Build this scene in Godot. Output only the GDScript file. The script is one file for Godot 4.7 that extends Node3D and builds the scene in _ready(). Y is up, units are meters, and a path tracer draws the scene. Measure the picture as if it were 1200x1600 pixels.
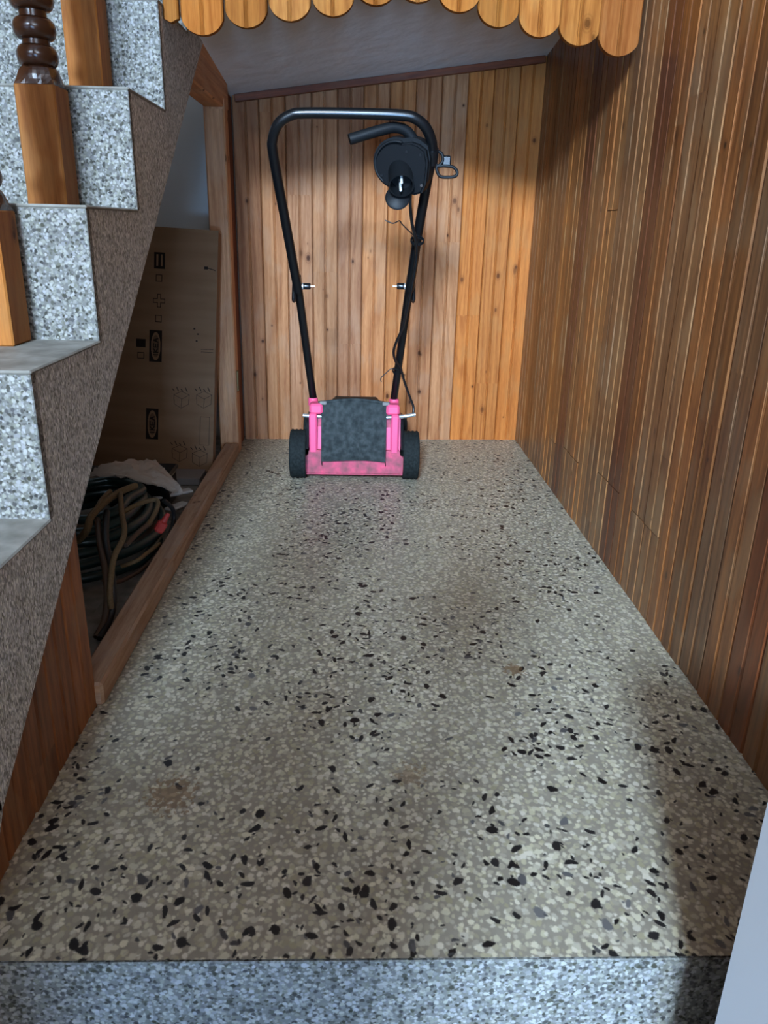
extends Node3D
# An alcove under a staircase: terrazzo landing, pine boarding, a pink electric lawn mower.
# x right, y up, -z into the alcove; y = 0 is the landing.

const CAM_POS := Vector3(0, 0.70, 0)
const CAM_ROT := Vector3(-20.155, -2.034, 1.379)
const FOCAL := 1211.0
const XL := -0.388          # face of the stair side
const XR := 0.555           # face of the right boarding
const PLASTER := Color(0.80, 0.80, 0.785)      # one white-washed plaster for every plain wall and soffit
const EXPOSURE := 1.16

var rng := RandomNumberGenerator.new()
var taken := {}
var M := {}
var cam: Camera3D

# ------------------------------------------------------------------ helpers
func ray(px: float, py: float) -> Vector3:
	var b := Basis.from_euler(CAM_ROT * (PI / 180.0))
	return b * Vector3((px - 600.0) / FOCAL, -(py - 800.0) / FOCAL, -1.0)

func at_z(px: float, py: float, z: float) -> Vector3:      # photo pixel -> point on a plane of known depth
	var d := ray(px, py)
	return CAM_POS + d * (z / d.z)

func at_h(px: float, py: float, h: float) -> Vector3:      # photo pixel -> point at a known height
	var d := ray(px, py)
	return CAM_POS + d * ((h - CAM_POS.y) / d.y)

func numbered(n: String) -> String:
	if not taken.has(n):
		taken[n] = 0
		return n
	taken[n] += 1
	return "%s_%03d" % [n, taken[n]]

func tag(o: Node, label: String, category: String, group := "") -> Node:
	o.set_meta("label", label)
	o.set_meta("category", category)
	if group != "":
		o.set_meta("group", group)
	return o

func thing(called: String, label: String, category: String, at := Vector3.ZERO, group := "") -> Node3D:
	var o := Node3D.new()
	o.name = numbered(called)
	add_child(o)
	o.position = at
	tag(o, label, category, group)
	return o

func setting(called: String) -> Node3D:
	var o := Node3D.new()
	o.name = called
	add_child(o)
	o.set_meta("kind", "structure")
	return o

func mesh_of(st: SurfaceTool, smooth := false) -> ArrayMesh:
	if not smooth:
		st.generate_normals()
	return st.commit()

func obj(called: String, mesh: Mesh, m: Material, parent: Node = self) -> MeshInstance3D:
	var o := MeshInstance3D.new()
	o.mesh = mesh
	o.material_override = m
	o.name = numbered(called) if parent == self else called
	o.cast_shadow = GeometryInstance3D.SHADOW_CASTING_SETTING_ON
	parent.add_child(o, true)
	return o

func new_st() -> SurfaceTool:
	var st := SurfaceTool.new()
	st.begin(Mesh.PRIMITIVE_TRIANGLES)
	st.set_smooth_group(-1)
	return st

# a flat convex polygon facing away from "inside"; uv follows the grain axis
func poly(st: SurfaceTool, pts: Array, inside: Vector3, grain := Vector3.UP, off := Vector2.ZERO) -> void:
	var n := Vector3.ZERO
	var mid := Vector3.ZERO
	for i in pts.size():
		var a: Vector3 = pts[i]
		var b: Vector3 = pts[(i + 1) % pts.size()]
		n += a.cross(b)
		mid += a
	mid /= pts.size()
	n = n.normalized()
	var p := pts.duplicate()
	if n.dot(mid - inside) < 0.0:
		p.reverse()
		n = -n
	var g := grain
	if absf(n.dot(grain)) > 0.95:
		g = Vector3.RIGHT if absf(grain.x) < 0.9 else Vector3.BACK
	var ac := n.cross(g).normalized()
	for i in range(1, p.size() - 1):
		for q: Vector3 in [p[0], p[i + 1], p[i]]:
			st.set_uv(Vector2(q.dot(ac) / 1.02, q.dot(g) / 1.25) + off)
			st.add_vertex(q)

# box with chamfered edges
func bevel_box(st: SurfaceTool, c: Vector3, size: Vector3, bv := 0.003, basis := Basis.IDENTITY, grain := Vector3.UP, off := Vector2.ZERO) -> void:
	var h := size * 0.5
	bv = minf(bv, minf(h.x, minf(h.y, h.z)) * 0.9)
	var v := func(s: Vector3, ax: int) -> Vector3:
		var p := Vector3(s.x * (h.x - bv), s.y * (h.y - bv), s.z * (h.z - bv))
		p[ax] = s[ax] * h[ax]
		return c + basis * p
	var gr := basis * grain
	for ax in 3:
		var b: int = (ax + 1) % 3
		var d: int = (ax + 2) % 3
		for sg in [-1.0, 1.0]:
			var pts := []
			for k in [[-1.0, -1.0], [1.0, -1.0], [1.0, 1.0], [-1.0, 1.0]]:
				var s := Vector3.ZERO
				s[ax] = sg
				s[b] = k[0]
				s[d] = k[1]
				pts.append(v.call(s, ax))
			poly(st, pts, c, gr, off)
		for s1 in [-1.0, 1.0]:
			for s2 in [-1.0, 1.0]:
				var e := []
				for k in [[-1.0, b], [1.0, b], [1.0, d], [-1.0, d]]:
					var s := Vector3.ZERO
					s[ax] = k[0]
					s[b] = s1
					s[d] = s2
					e.append(v.call(s, k[1]))
				poly(st, e, c, gr, off)
	for sx in [-1.0, 1.0]:
		for sy in [-1.0, 1.0]:
			for sz in [-1.0, 1.0]:
				var s := Vector3(sx, sy, sz)
				poly(st, [v.call(s, 0), v.call(s, 1), v.call(s, 2)], c, gr, off)

func box_mesh(c: Vector3, size: Vector3, bv := 0.003, grain := Vector3.UP, off := Vector2.ZERO, basis := Basis.IDENTITY) -> ArrayMesh:
	var st := new_st()
	bevel_box(st, c, size, bv, basis, grain, off)
	return mesh_of(st)

# box given by its lowest and highest corner
func span(a: Vector3, b: Vector3, bv := 0.003, grain := Vector3.UP, off := Vector2.ZERO) -> ArrayMesh:
	return box_mesh((a + b) * 0.5, (b - a).abs(), bv, grain, off)

func smooth_path(pts: Array, per := 8) -> PackedVector3Array:
	var out := PackedVector3Array()
	var n := pts.size()
	for i in n - 1:
		var p0: Vector3 = pts[maxi(i - 1, 0)]
		var p1: Vector3 = pts[i]
		var p2: Vector3 = pts[i + 1]
		var p3: Vector3 = pts[mini(i + 2, n - 1)]
		for k in per:
			out.append(p1.cubic_interpolate(p2, p0, p3, float(k) / per))
	out.append(pts[n - 1])
	return out

# a tube with smooth normals and closed ends
func tube(path: PackedVector3Array, r: float, sides := 12, st: SurfaceTool = null) -> SurfaceTool:
	if st == null:
		st = new_st()
	var n := path.size()
	var up := Vector3.UP
	var first := (path[1] - path[0]).normalized()
	if absf(first.dot(up)) > 0.9:
		up = Vector3.RIGHT
	var rings := []
	var norms := []
	var len := 0.0
	var lens := []
	for i in n:
		var t := (path[mini(i + 1, n - 1)] - path[maxi(i - 1, 0)]).normalized()
		var sd := up.cross(t).normalized()
		up = t.cross(sd).normalized()
		if i > 0:
			len += path[i].distance_to(path[i - 1])
		lens.append(len)
		var ring := []
		var nn := []
		for k in sides:
			var a := TAU * k / sides
			var d := sd * cos(a) + up * sin(a)
			ring.append(path[i] + d * r)
			nn.append(d)
		rings.append(ring)
		norms.append(nn)
	for i in n - 1:
		for k in sides:
			var k2 := (k + 1) % sides
			for q in [[i, k], [i + 1, k], [i + 1, k2], [i, k], [i + 1, k2], [i, k2]]:
				st.set_normal(norms[q[0]][q[1]])
				st.set_uv(Vector2(float(q[1]) / sides * 0.08, lens[q[0]] / 1.25))
				st.add_vertex(rings[q[0]][q[1]])
	for e in [0, n - 1]:
		var t: Vector3 = (path[1] - path[0]).normalized() * -1.0 if e == 0 else (path[n - 1] - path[n - 2]).normalized()
		for k in sides:
			var a: Vector3 = rings[e][k]
			var b: Vector3 = rings[e][(k + 1) % sides]
			var tri := [path[e], a, b] if e == 0 else [path[e], b, a]
			for q: Vector3 in tri:
				st.set_normal(t)
				st.set_uv(Vector2.ZERO)
				st.add_vertex(q)
	return st

func tube_obj(called: String, pts: Array, r: float, m: Material, parent: Node, per := 8, sides := 12) -> MeshInstance3D:
	return obj(called, tube(smooth_path(pts, per), r, sides).commit(), m, parent)

# surface of revolution about local y; prof = [[radius, y], ...]
func lathe(prof: Array, sides := 24, xf := Transform3D.IDENTITY, st: SurfaceTool = null) -> SurfaceTool:
	if st == null:
		st = new_st()
	var n := prof.size()
	for i in n - 1:
		var a := Vector2(prof[i][0], prof[i][1])
		var b := Vector2(prof[i + 1][0], prof[i + 1][1])
		var e := (b - a).normalized()
		var na := e
		var nb := e
		if i > 0:
			var pe := (a - Vector2(prof[i - 1][0], prof[i - 1][1])).normalized()
			if pe.dot(e) > 0.6:
				na = (pe + e).normalized()
		if i < n - 2:
			var ne := (Vector2(prof[i + 2][0], prof[i + 2][1]) - b).normalized()
			if ne.dot(e) > 0.6:
				nb = (ne + e).normalized()
		for k in sides:
			var vs := []
			var ns := []
			for q in [[a, na, k], [b, nb, k], [b, nb, k + 1], [a, na, k + 1]]:
				var an: float = TAU * q[2] / sides
				var dir := Vector3(cos(an), 0, sin(an))
				vs.append(xf * (dir * q[0].x + Vector3.UP * q[0].y))
				ns.append((xf.basis * (dir * q[1].y - Vector3.UP * q[1].x)).normalized())
			for j in [0, 2, 1, 0, 3, 2]:
				st.set_normal(ns[j])
				st.set_uv(Vector2(float(k) / sides * 0.08, vs[j].y / 1.25))
				st.add_vertex(vs[j])
	return st

# prism: outline in the plane (u, v) swept along w
func prism(outline: Array, o: Vector3, u: Vector3, v: Vector3, w: Vector3, grain := Vector3.UP, off := Vector2.ZERO) -> ArrayMesh:
	var st := new_st()
	var pv := PackedVector2Array()
	for q: Vector2 in outline:
		pv.append(q)
	var mid := Vector3.ZERO
	for q: Vector2 in outline:
		mid += o + u * q.x + v * q.y
	mid = mid / outline.size() + w * 0.5
	var tri := Geometry2D.triangulate_polygon(pv)
	for i in range(0, tri.size(), 3):
		var a := []
		var b := []
		for k in 3:
			var q := pv[tri[i + k]]
			a.append(o + u * q.x + v * q.y)
			b.append(o + u * q.x + v * q.y + w)
		poly(st, a, (a[0] + a[1] + a[2]) / 3.0 + w, grain, off)
		poly(st, b, (b[0] + b[1] + b[2]) / 3.0 - w, grain, off)
	var cw := Geometry2D.is_polygon_clockwise(pv)
	for i in pv.size():
		var p := pv[i]
		var q := pv[(i + 1) % pv.size()]
		var nrm := Vector2(q.y - p.y, p.x - q.x) * (-1.0 if cw else 1.0)
		var a := o + u * p.x + v * p.y
		var b := o + u * q.x + v * q.y
		poly(st, [a, b, b + w, a + w], (a + b + w) * 0.5 - (u * nrm.x + v * nrm.y), grain, off)
	return mesh_of(st)

# one matchboard: x 0..w, front at z = 0, rounded edges and a bead groove down the middle; bot/top give the ends at x
func board(w: float, bot: Callable, top: Callable, col: int, voff := 0.0, t := 0.014, fine := 0) -> ArrayMesh:
	var st := new_st()
	var b := 0.0035
	var g := 0.0022
	var m := w * 0.5
	var prof := [Vector2(0, -0.006), Vector2(0.0008, -0.0035), Vector2(b, 0), Vector2(m - g * 2.0, 0), Vector2(m - g, -0.003), Vector2(m, -0.0004), Vector2(m + g, -0.003), Vector2(m + g * 2.0, 0), Vector2(w - b, 0), Vector2(w - 0.0008, -0.0035), Vector2(w, -0.006)]
	if w < 0.05:
		prof = [Vector2(0, -0.006), Vector2(0.0008, -0.0035), Vector2(b, 0), Vector2(w - b, 0), Vector2(w - 0.0008, -0.0035), Vector2(w, -0.006)]
	if fine > 0:
		var more := []
		for i in prof.size() - 1:
			var steps := maxi(1, int((prof[i + 1].x - prof[i].x) / w * fine))
			for k in steps:
				more.append(prof[i].lerp(prof[i + 1], float(k) / steps))
		more.append(prof[-1])
		prof = more
	var uv := func(x: float, y: float) -> Vector2:
		return Vector2((col * 85.0 + 2.0 + x / w * 81.0) / 1024.0, -(y + voff) / 1.25)
	var quad := func(p: Array) -> void:
		for k in [0, 2, 1, 0, 3, 2]:
			st.set_uv(uv.call(p[k].x, p[k].y))
			st.add_vertex(p[k])
	for i in prof.size() - 1:
		var p: Vector2 = prof[i]
		var q: Vector2 = prof[i + 1]
		var pb: float = bot.call(p.x)
		var qb: float = bot.call(q.x)
		var pt: float = top.call(p.x)
		var qt: float = top.call(q.x)
		quad.call([Vector3(p.x, pb, p.y), Vector3(q.x, qb, q.y), Vector3(q.x, qt, q.y), Vector3(p.x, pt, p.y)])
		quad.call([Vector3(q.x, qb, -t), Vector3(p.x, pb, -t), Vector3(p.x, pt, -t), Vector3(q.x, qt, -t)])
		quad.call([Vector3(p.x, pb, -t), Vector3(q.x, qb, -t), Vector3(q.x, qb, q.y), Vector3(p.x, pb, p.y)])
		quad.call([Vector3(p.x, pt, p.y), Vector3(q.x, qt, q.y), Vector3(q.x, qt, -t), Vector3(p.x, pt, -t)])
	for e in [prof[0], prof[-1]]:
		var lo: float = bot.call(e.x)
		var hi: float = top.call(e.x)
		var a := [Vector3(e.x, lo, -t), Vector3(e.x, lo, e.y), Vector3(e.x, hi, e.y), Vector3(e.x, hi, -t)]
		if e.x > 0.0:
			a.reverse()
		quad.call(a)
	return mesh_of(st)

func flat_end(y: float) -> Callable:
	return func(_x: float) -> float: return y

# ------------------------------------------------------------------ textures
func noise_bytes(w: int, h: int, freq: float, seed_: int, sw: int = 0, sh: int = 0, oct := 3) -> PackedByteArray:
	var f := FastNoiseLite.new()
	f.seed = seed_
	f.frequency = freq
	f.noise_type = FastNoiseLite.TYPE_SIMPLEX_SMOOTH
	f.fractal_octaves = oct
	var img := f.get_image(sw if sw > 0 else w, sh if sh > 0 else h)
	img.convert(Image.FORMAT_L8)
	if img.get_width() != w or img.get_height() != h:
		img.resize(w, h, Image.INTERPOLATE_CUBIC)
	return img.get_data()

func tex_of(d: PackedByteArray, w: int, h: int) -> ImageTexture:
	var img := Image.create_from_data(w, h, false, Image.FORMAT_RGB8, d)
	img.generate_mipmaps()
	return ImageTexture.create_from_image(img)

# twelve boards side by side, 85 px (8 cm) each; 1280 px are 1.25 m
func wood_tex(light: Color, dark: Color, knot: Color, seed_: int, contrast: float, wear: Color, wear_amount: float, n_knots: int) -> ImageTexture:
	var W := 1024
	var H := 1280
	var r := RandomNumberGenerator.new()
	r.seed = seed_
	var streak := noise_bytes(W, H, 0.09, seed_ + 1, W, 40, 4)
	var fine := noise_bytes(W, H, 0.35, seed_ + 2, W, 110, 2)
	var warp := noise_bytes(W, H, 0.012, seed_ + 3, W / 2, 80, 2)
	var blotch := noise_bytes(W, H, 0.02, seed_ + 4, W / 2, 320, 4)
	var ring_f := []
	var tone := []
	var hue := []
	var slope := []
	for c in 13:
		ring_f.append(r.randf_range(0.10, 0.30))
		tone.append(r.randf_range(-0.16, 0.16))
		hue.append(r.randf_range(-1.0, 1.0))
		slope.append(r.randf_range(14.0, 46.0))
	var d := PackedByteArray()
	d.resize(W * H * 3)
	var lr := light.r8
	var lg := light.g8
	var lb := light.b8
	var dr := dark.r8 - lr
	var dg := dark.g8 - lg
	var db := dark.b8 - lb
	var wr := wear.r8
	var wg := wear.g8
	var wb := wear.b8
	var sin_lut := PackedFloat32Array()
	for i in 1024:
		var s := 0.5 + 0.5 * sin(TAU * i / 1024.0)
		sin_lut.append(s * s * s)
	for x in W:
		var c := mini(x / 85, 12)
		var rf: float = ring_f[c] * 163.0
		var tn: float = tone[c]
		var sl: float = slope[c] * 163.0 / 255.0 * 0.35
		var hu: float = hue[c] * 7.0
		for y in H:
			var i := y * W + x
			var ring: float = sin_lut[int(x * rf + warp[i] * sl * 2.0) & 1023]
			var s: float = 0.40 + tn + (ring - 0.35) * 0.42 * contrast + (streak[i] - 128) * 0.0034 * contrast + (fine[i] - 128) * 0.0022 * contrast
			s = clampf(s, 0.0, 1.15)
			var rr: float = lr + dr * s + hu
			var gg: float = lg + dg * s
			var bb: float = lb + db * s - hu
			var wv: float = clampf((blotch[i] - 140) * 0.02 + (streak[i] - 128) * 0.006, 0.0, 1.0) * wear_amount
			d[i * 3] = clampi(int(rr + (wr - rr) * wv), 0, 255)
			d[i * 3 + 1] = clampi(int(gg + (wg - gg) * wv), 0, 255)
			d[i * 3 + 2] = clampi(int(bb + (wb - bb) * wv), 0, 255)
	for c in 12:
		for k in n_knots:
			var kx := c * 85 + int(r.randf_range(10, 75))
			var ky := int(r.randf_range(10, H - 10))
			var ra := r.randf_range(1.2, 4.6)
			var kf := r.randf_range(0.35, 1.0)
			var rb := ra * r.randf_range(1.1, 2.0)
			var R := int(ra * 4.0)
			var RB := int(rb * 4.5)
			for yy in range(maxi(0, ky - RB), mini(H, ky + RB)):
				for xx in range(maxi(c * 85, kx - R), mini(c * 85 + 85, kx + R)):
					var e := sqrt(pow((xx - kx) / ra, 2) + pow((yy - ky) / rb, 2))
					var f := 0.0
					if e < 1.0:
						f = 0.9 * kf
					elif e < 4.0:
						f = (0.45 + 0.25 * sin(e * 6.0)) * pow((4.0 - e) / 3.0, 2) * kf
					if f > 0.0:
						var i := (yy * W + xx) * 3
						d[i] = int(lerpf(d[i], knot.r8, f))
						d[i + 1] = int(lerpf(d[i + 1], knot.g8, f))
						d[i + 2] = int(lerpf(d[i + 2], knot.b8, f))
	return tex_of(d, W, H)

func blob(d: PackedByteArray, W: int, H: int, cx: float, cy: float, ra: float, ab: float, ang: float, ph: float, rough: float, col: Color, edge: float) -> void:
	var R := int(ra * 1.5) + 1
	var ca := cos(ang)
	var sa := sin(ang)
	var r8 := col.r8
	var g8 := col.g8
	var b8 := col.b8
	var l2 := 1.0 + 0.12 * cos(ph)
	for y in range(int(cy) - R, int(cy) + R + 1):
		var yy := posmod(y, H)
		for x in range(int(cx) - R, int(cx) + R + 1):
			var dx := x - cx
			var dy := y - cy
			var u := (dx * ca + dy * sa)
			var v := (dy * ca - dx * sa) * ab
			# a chipped outline: the largest of a few half planes
			var m := maxf(absf(u) * l2, absf(v))
			m = maxf(m, absf(u * 0.72 + v * 0.69 + rough * ra * 0.2) * (1.0 + rough * 0.2))
			m = maxf(m, absf(u * 0.66 - v * 0.75 - rough * ra * 0.3))
			if m < ra:
				var i := (yy * W + posmod(x, W)) * 3
				if m > ra - edge:
					d[i] = (d[i] + r8) / 2
					d[i + 1] = (d[i + 1] + g8) / 2
					d[i + 2] = (d[i + 2] + b8) / 2
				else:
					d[i] = r8
					d[i + 1] = g8
					d[i + 2] = b8

# polished terrazzo: pale chips packed in grey cement with scattered black chips
func terrazzo_tex() -> ImageTexture:
	var W := 1024
	var H := 2048
	var r := RandomNumberGenerator.new()
	r.seed = 71
	var d := PackedByteArray()
	d.resize(W * H * 3)
	var n := noise_bytes(W, H, 0.05, 5, W / 2, H / 2, 4)
	for i in W * H:
		var s := (n[i] - 128) / 14
		d[i * 3] = 140 + s
		d[i * 3 + 1] = 134 + s
		d[i * 3 + 2] = 122 + s
	for gy in H / 7:
		for gx in W / 7:
			if r.randf() < 0.06:
				continue
			var t := r.randf_range(-30, 28)
			var col := Color8(clampi(int(180 + t), 0, 255), clampi(int(174 + t), 0, 255), clampi(int(161 + t - r.randf() * 12), 0, 255))
			blob(d, W, H, gx * 7 + r.randf_range(0, 7), gy * 7 + r.randf_range(0, 7), r.randf_range(2.4, 5.4), r.randf_range(1.0, 1.5), r.randf() * TAU, r.randf() * TAU, r.randf_range(-1, 1), col, 0.9)
	for k in 900:
		var t := r.randf_range(-24, 24)
		blob(d, W, H, r.randf() * W, r.randf() * H, r.randf_range(4.0, 6.0), r.randf_range(1.1, 1.7), r.randf() * TAU, r.randf() * TAU, r.randf_range(-1, 1), Color8(int(188 + t), int(182 + t), int(166 + t)), 1.0)
	var cl := noise_bytes(W, H, 0.012, 9, W / 4, H / 4, 3)
	var made := 0
	while made < 3100:
		var x := r.randf() * W
		var y := r.randf() * H
		if r.randf() > clampf((cl[int(y) * W + int(x)] - 60) / 130.0, 0.08, 1.0):
			continue
		made += 1
		var g := int(r.randf_range(24, 40)) if r.randf() < 0.82 else int(r.randf_range(60, 105))
		blob(d, W, H, x, y, r.randf_range(2.0, 4.6) if r.randf() < 0.55 else r.randf_range(4.4, 8.2), r.randf_range(1.2, 2.8), r.randf() * TAU, r.randf() * TAU, r.randf_range(-1.3, 1.3), Color8(g, g - 1, g), 0.9)
	# two rusty stains soaked into the cement
	var sn := noise_bytes(W, H, 0.09, 19, W, H, 3)
	for q in [[268, 1242, 26.0, 0.55], [803, 1046, 14.0, 0.6], [640, 1210, 18.0, 0.35]]:
		var p := at_h(q[0], q[1], 0.0)
		var cx := int((p.x + 0.40) / 0.98 * W)
		var cy := int((p.z + 2.70) / 2.12 * H)
		var R := int(q[2] * 1.6)
		for y in range(maxi(cy - R, 0), mini(cy + R, H)):
			for x in range(maxi(cx - R, 0), mini(cx + R, W)):
				var e: float = Vector2(x - cx, y - cy).length() / q[2] + (sn[y * W + x] - 128) / 90.0
				if e < 1.0:
					var i := (y * W + x) * 3
					d[i] = int(lerpf(d[i], 112, q[3]))
					d[i + 1] = int(lerpf(d[i + 1], 84, q[3]))
					d[i + 2] = int(lerpf(d[i + 2], 58, q[3]))
	return tex_of(d, W, H)

# fine speckled terrazzo of the risers
func speckle_tex(seed_: int, dark_share: float, lo: int, hi: int, pitch: int, stretch: float, W: int) -> ImageTexture:
	var r := RandomNumberGenerator.new()
	r.seed = seed_
	var d := PackedByteArray()
	d.resize(W * W * 3)
	for i in W * W:
		d[i * 3] = (lo + hi) / 2
		d[i * 3 + 1] = (lo + hi) / 2 - 2
		d[i * 3 + 2] = (lo + hi) / 2 - 8
	for pass_ in 2:
		for gy in W / pitch:
			for gx in W / pitch:
				var q := r.randf()
				var g: float
				if q < dark_share:
					g = r.randf_range(lo, lo + 40)
				elif q < dark_share + 0.25:
					g = r.randf_range(lo + 50, hi - 40)
				else:
					g = r.randf_range(hi - 40, hi)
				if pass_ == 1 and r.randf() < 0.5:
					continue
				var col := Color8(int(g), int(g - 2), int(g - r.randf_range(2, 16)))
				blob(d, W, W, gx * pitch + r.randf_range(0, pitch), gy * pitch + r.randf_range(0, pitch), pitch * r.randf_range(0.35, 0.75) * sqrt(stretch), stretch * r.randf_range(0.9, 1.4), (PI / 2 + r.randf_range(-0.25, 0.25)) if stretch > 1.3 else r.randf() * TAU, r.randf() * TAU, r.randf_range(-1, 1), col, 0.8)
	return tex_of(d, W, W)

func cloud_tex(a: Color, b: Color, freq: float, seed_: int, W := 512) -> ImageTexture:
	var n := noise_bytes(W, W, freq, seed_, W, W, 5)
	var d := PackedByteArray()
	d.resize(W * W * 3)
	for i in W * W:
		var c := a.lerp(b, n[i] / 255.0)
		d[i * 3] = c.r8
		d[i * 3 + 1] = c.g8
		d[i * 3 + 2] = c.b8
	return tex_of(d, W, W)

func grey_tex(freq: float, seed_: int, W := 512) -> ImageTexture:
	var f := FastNoiseLite.new()
	f.seed = seed_
	f.frequency = freq
	f.fractal_octaves = 5
	return ImageTexture.create_from_image(f.get_seamless_image(W, W))

# print on the flat carton: 512 x 768 px over 0.46 x 0.69 m
func carton_tex() -> ImageTexture:
	var W := 512
	var H := 768
	var img := Image.create(W, H, false, Image.FORMAT_RGB8)
	var n := noise_bytes(W, H, 0.02, 33, 64, H, 3)
	for y in H:
		for x in W:
			var s := (n[y * W + x] - 128) * 0.00018
			img.set_pixel(x, y, Color(0.50 + s, 0.385 + s, 0.285 + s))
	var ink := Color8(34, 26, 22)
	var paper := Color8(128, 98, 73)
	var line := func(a: Vector2, b: Vector2, w: float) -> void:
		var steps := int(a.distance_to(b)) + 1
		for i in steps + 1:
			var p: Vector2 = a.lerp(b, float(i) / steps)
			img.fill_rect(Rect2i(int(p.x), int(p.y), maxi(1, int(w)), maxi(1, int(w))), ink)
	var loop := func(pts: Array, w: float) -> void:
		for i in pts.size():
			line.call(pts[i], pts[(i + 1) % pts.size()], w)
	# emblem: a dark block, a pale oval in it, four dark letters reading upward
	for cy in [370, 621]:
		var cx: int = 320 if cy == 370 else 312
		img.fill_rect(Rect2i(cx - 20, cy - 50, 40, 100), ink)
		for y in range(-46, 47):
			for x in range(-17, 18):
				var e := pow(x / 15.0, 2) + pow(y / 45.0, 2)
				if e < 1.0 and e > 0.62:
					img.set_pixel(cx + x, cy + y, paper)
				elif e <= 0.62:
					img.set_pixel(cx + x, cy + y, Color8(96, 74, 56))
		var L := {"I": [[0, 0, 0, 1]], "K": [[0, 0, 0, 1], [0, 0.5, 1, 0], [0, 0.5, 1, 1]], "E": [[0, 0, 0, 1], [0, 0, 1, 0], [0, 0.5, 0.8, 0.5], [0, 1, 1, 1]], "A": [[0, 1, 0.5, 0], [0.5, 0, 1, 1], [0.2, 0.6, 0.8, 0.6]]}
		var pos := 26.0
		for ch in ["I", "K", "E", "A"]:
			for s in L[ch]:
				# text runs upward: along = -y, letter height = x
				line.call(Vector2(cx - 8 + s[1] * 14, cy + pos - s[0] * 11), Vector2(cx - 8 + s[3] * 14, cy + pos - s[2] * 11), 3)
			pos -= 8.0 if ch == "I" else 16.0
	# handling marks
	img.fill_rect(Rect2i(312, 78, 34, 50), ink)
	img.fill_rect(Rect2i(319, 84, 6, 36), paper)
	img.fill_rect(Rect2i(333, 84, 6, 36), paper)
	for cy in [156, 282]:
		loop.call([Vector2(318, cy - 10), Vector2(336, cy - 10), Vector2(336, cy + 10), Vector2(318, cy + 10)], 2)
	var c := Vector2(328, 226)
	loop.call([c + Vector2(-5, -20), c + Vector2(5, -20), c + Vector2(5, -6), c + Vector2(18, -6), c + Vector2(18, 6), c + Vector2(5, 6), c + Vector2(5, 20), c + Vector2(-5, 20), c + Vector2(-5, 6), c + Vector2(-18, 6), c + Vector2(-18, -6), c + Vector2(-5, -6)], 2)
	img.fill_rect(Rect2i(258, 350, 30, 26), ink)
	loop.call([Vector2(262, 392), Vector2(282, 392), Vector2(282, 410), Vector2(262, 410)], 2)
	# line sketches of packing steps
	for s in [[405, 536], [478, 532], [402, 712], [468, 724]]:
		var o := Vector2(s[0], s[1])
		loop.call([o + Vector2(-24, -14), o + Vector2(0, -26), o + Vector2(26, -16), o + Vector2(24, 14), o + Vector2(0, 28), o + Vector2(-22, 16)], 1)
		line.call(o + Vector2(-24, -14), o + Vector2(2, -2), 1)
		line.call(o + Vector2(26, -16), o + Vector2(2, -2), 1)
		line.call(o + Vector2(2, -2), o + Vector2(0, 28), 1)
		for k in 4:
			line.call(o + Vector2(-30 + k * 14, -34 - (k % 2) * 6), o + Vector2(-24 + k * 14, -28), 2)
	loop.call([Vector2(468, 588), Vector2(498, 588), Vector2(498, 680), Vector2(468, 680)], 1)
	img.fill_rect(Rect2i(470, 112, 12, 9), ink)
	line.call(Vector2(482, 116), Vector2(504, 122), 2)
	line.call(Vector2(466, 372), Vector2(504, 370), 1)
	line.call(Vector2(466, 380), Vector2(504, 379), 1)
	for k in [[440, 306], [452, 322], [448, 344]]:
		img.fill_rect(Rect2i(k[0], k[1], 6, 4), ink)
	img.generate_mipmaps()
	return ImageTexture.create_from_image(img)

func mat(col: Color, rough := 0.6, tex: Texture2D = null, spec := 0.5, metal := 0.0) -> StandardMaterial3D:
	var m := StandardMaterial3D.new()
	m.albedo_color = col
	m.roughness = rough
	m.metallic = metal
	m.metallic_specular = spec
	if tex:
		m.albedo_texture = tex
	return m

func tri_planar(m: StandardMaterial3D, scale: float) -> StandardMaterial3D:
	m.uv1_triplanar = true
	m.uv1_world_triplanar = true
	m.uv1_scale = Vector3.ONE * scale
	return m

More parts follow.
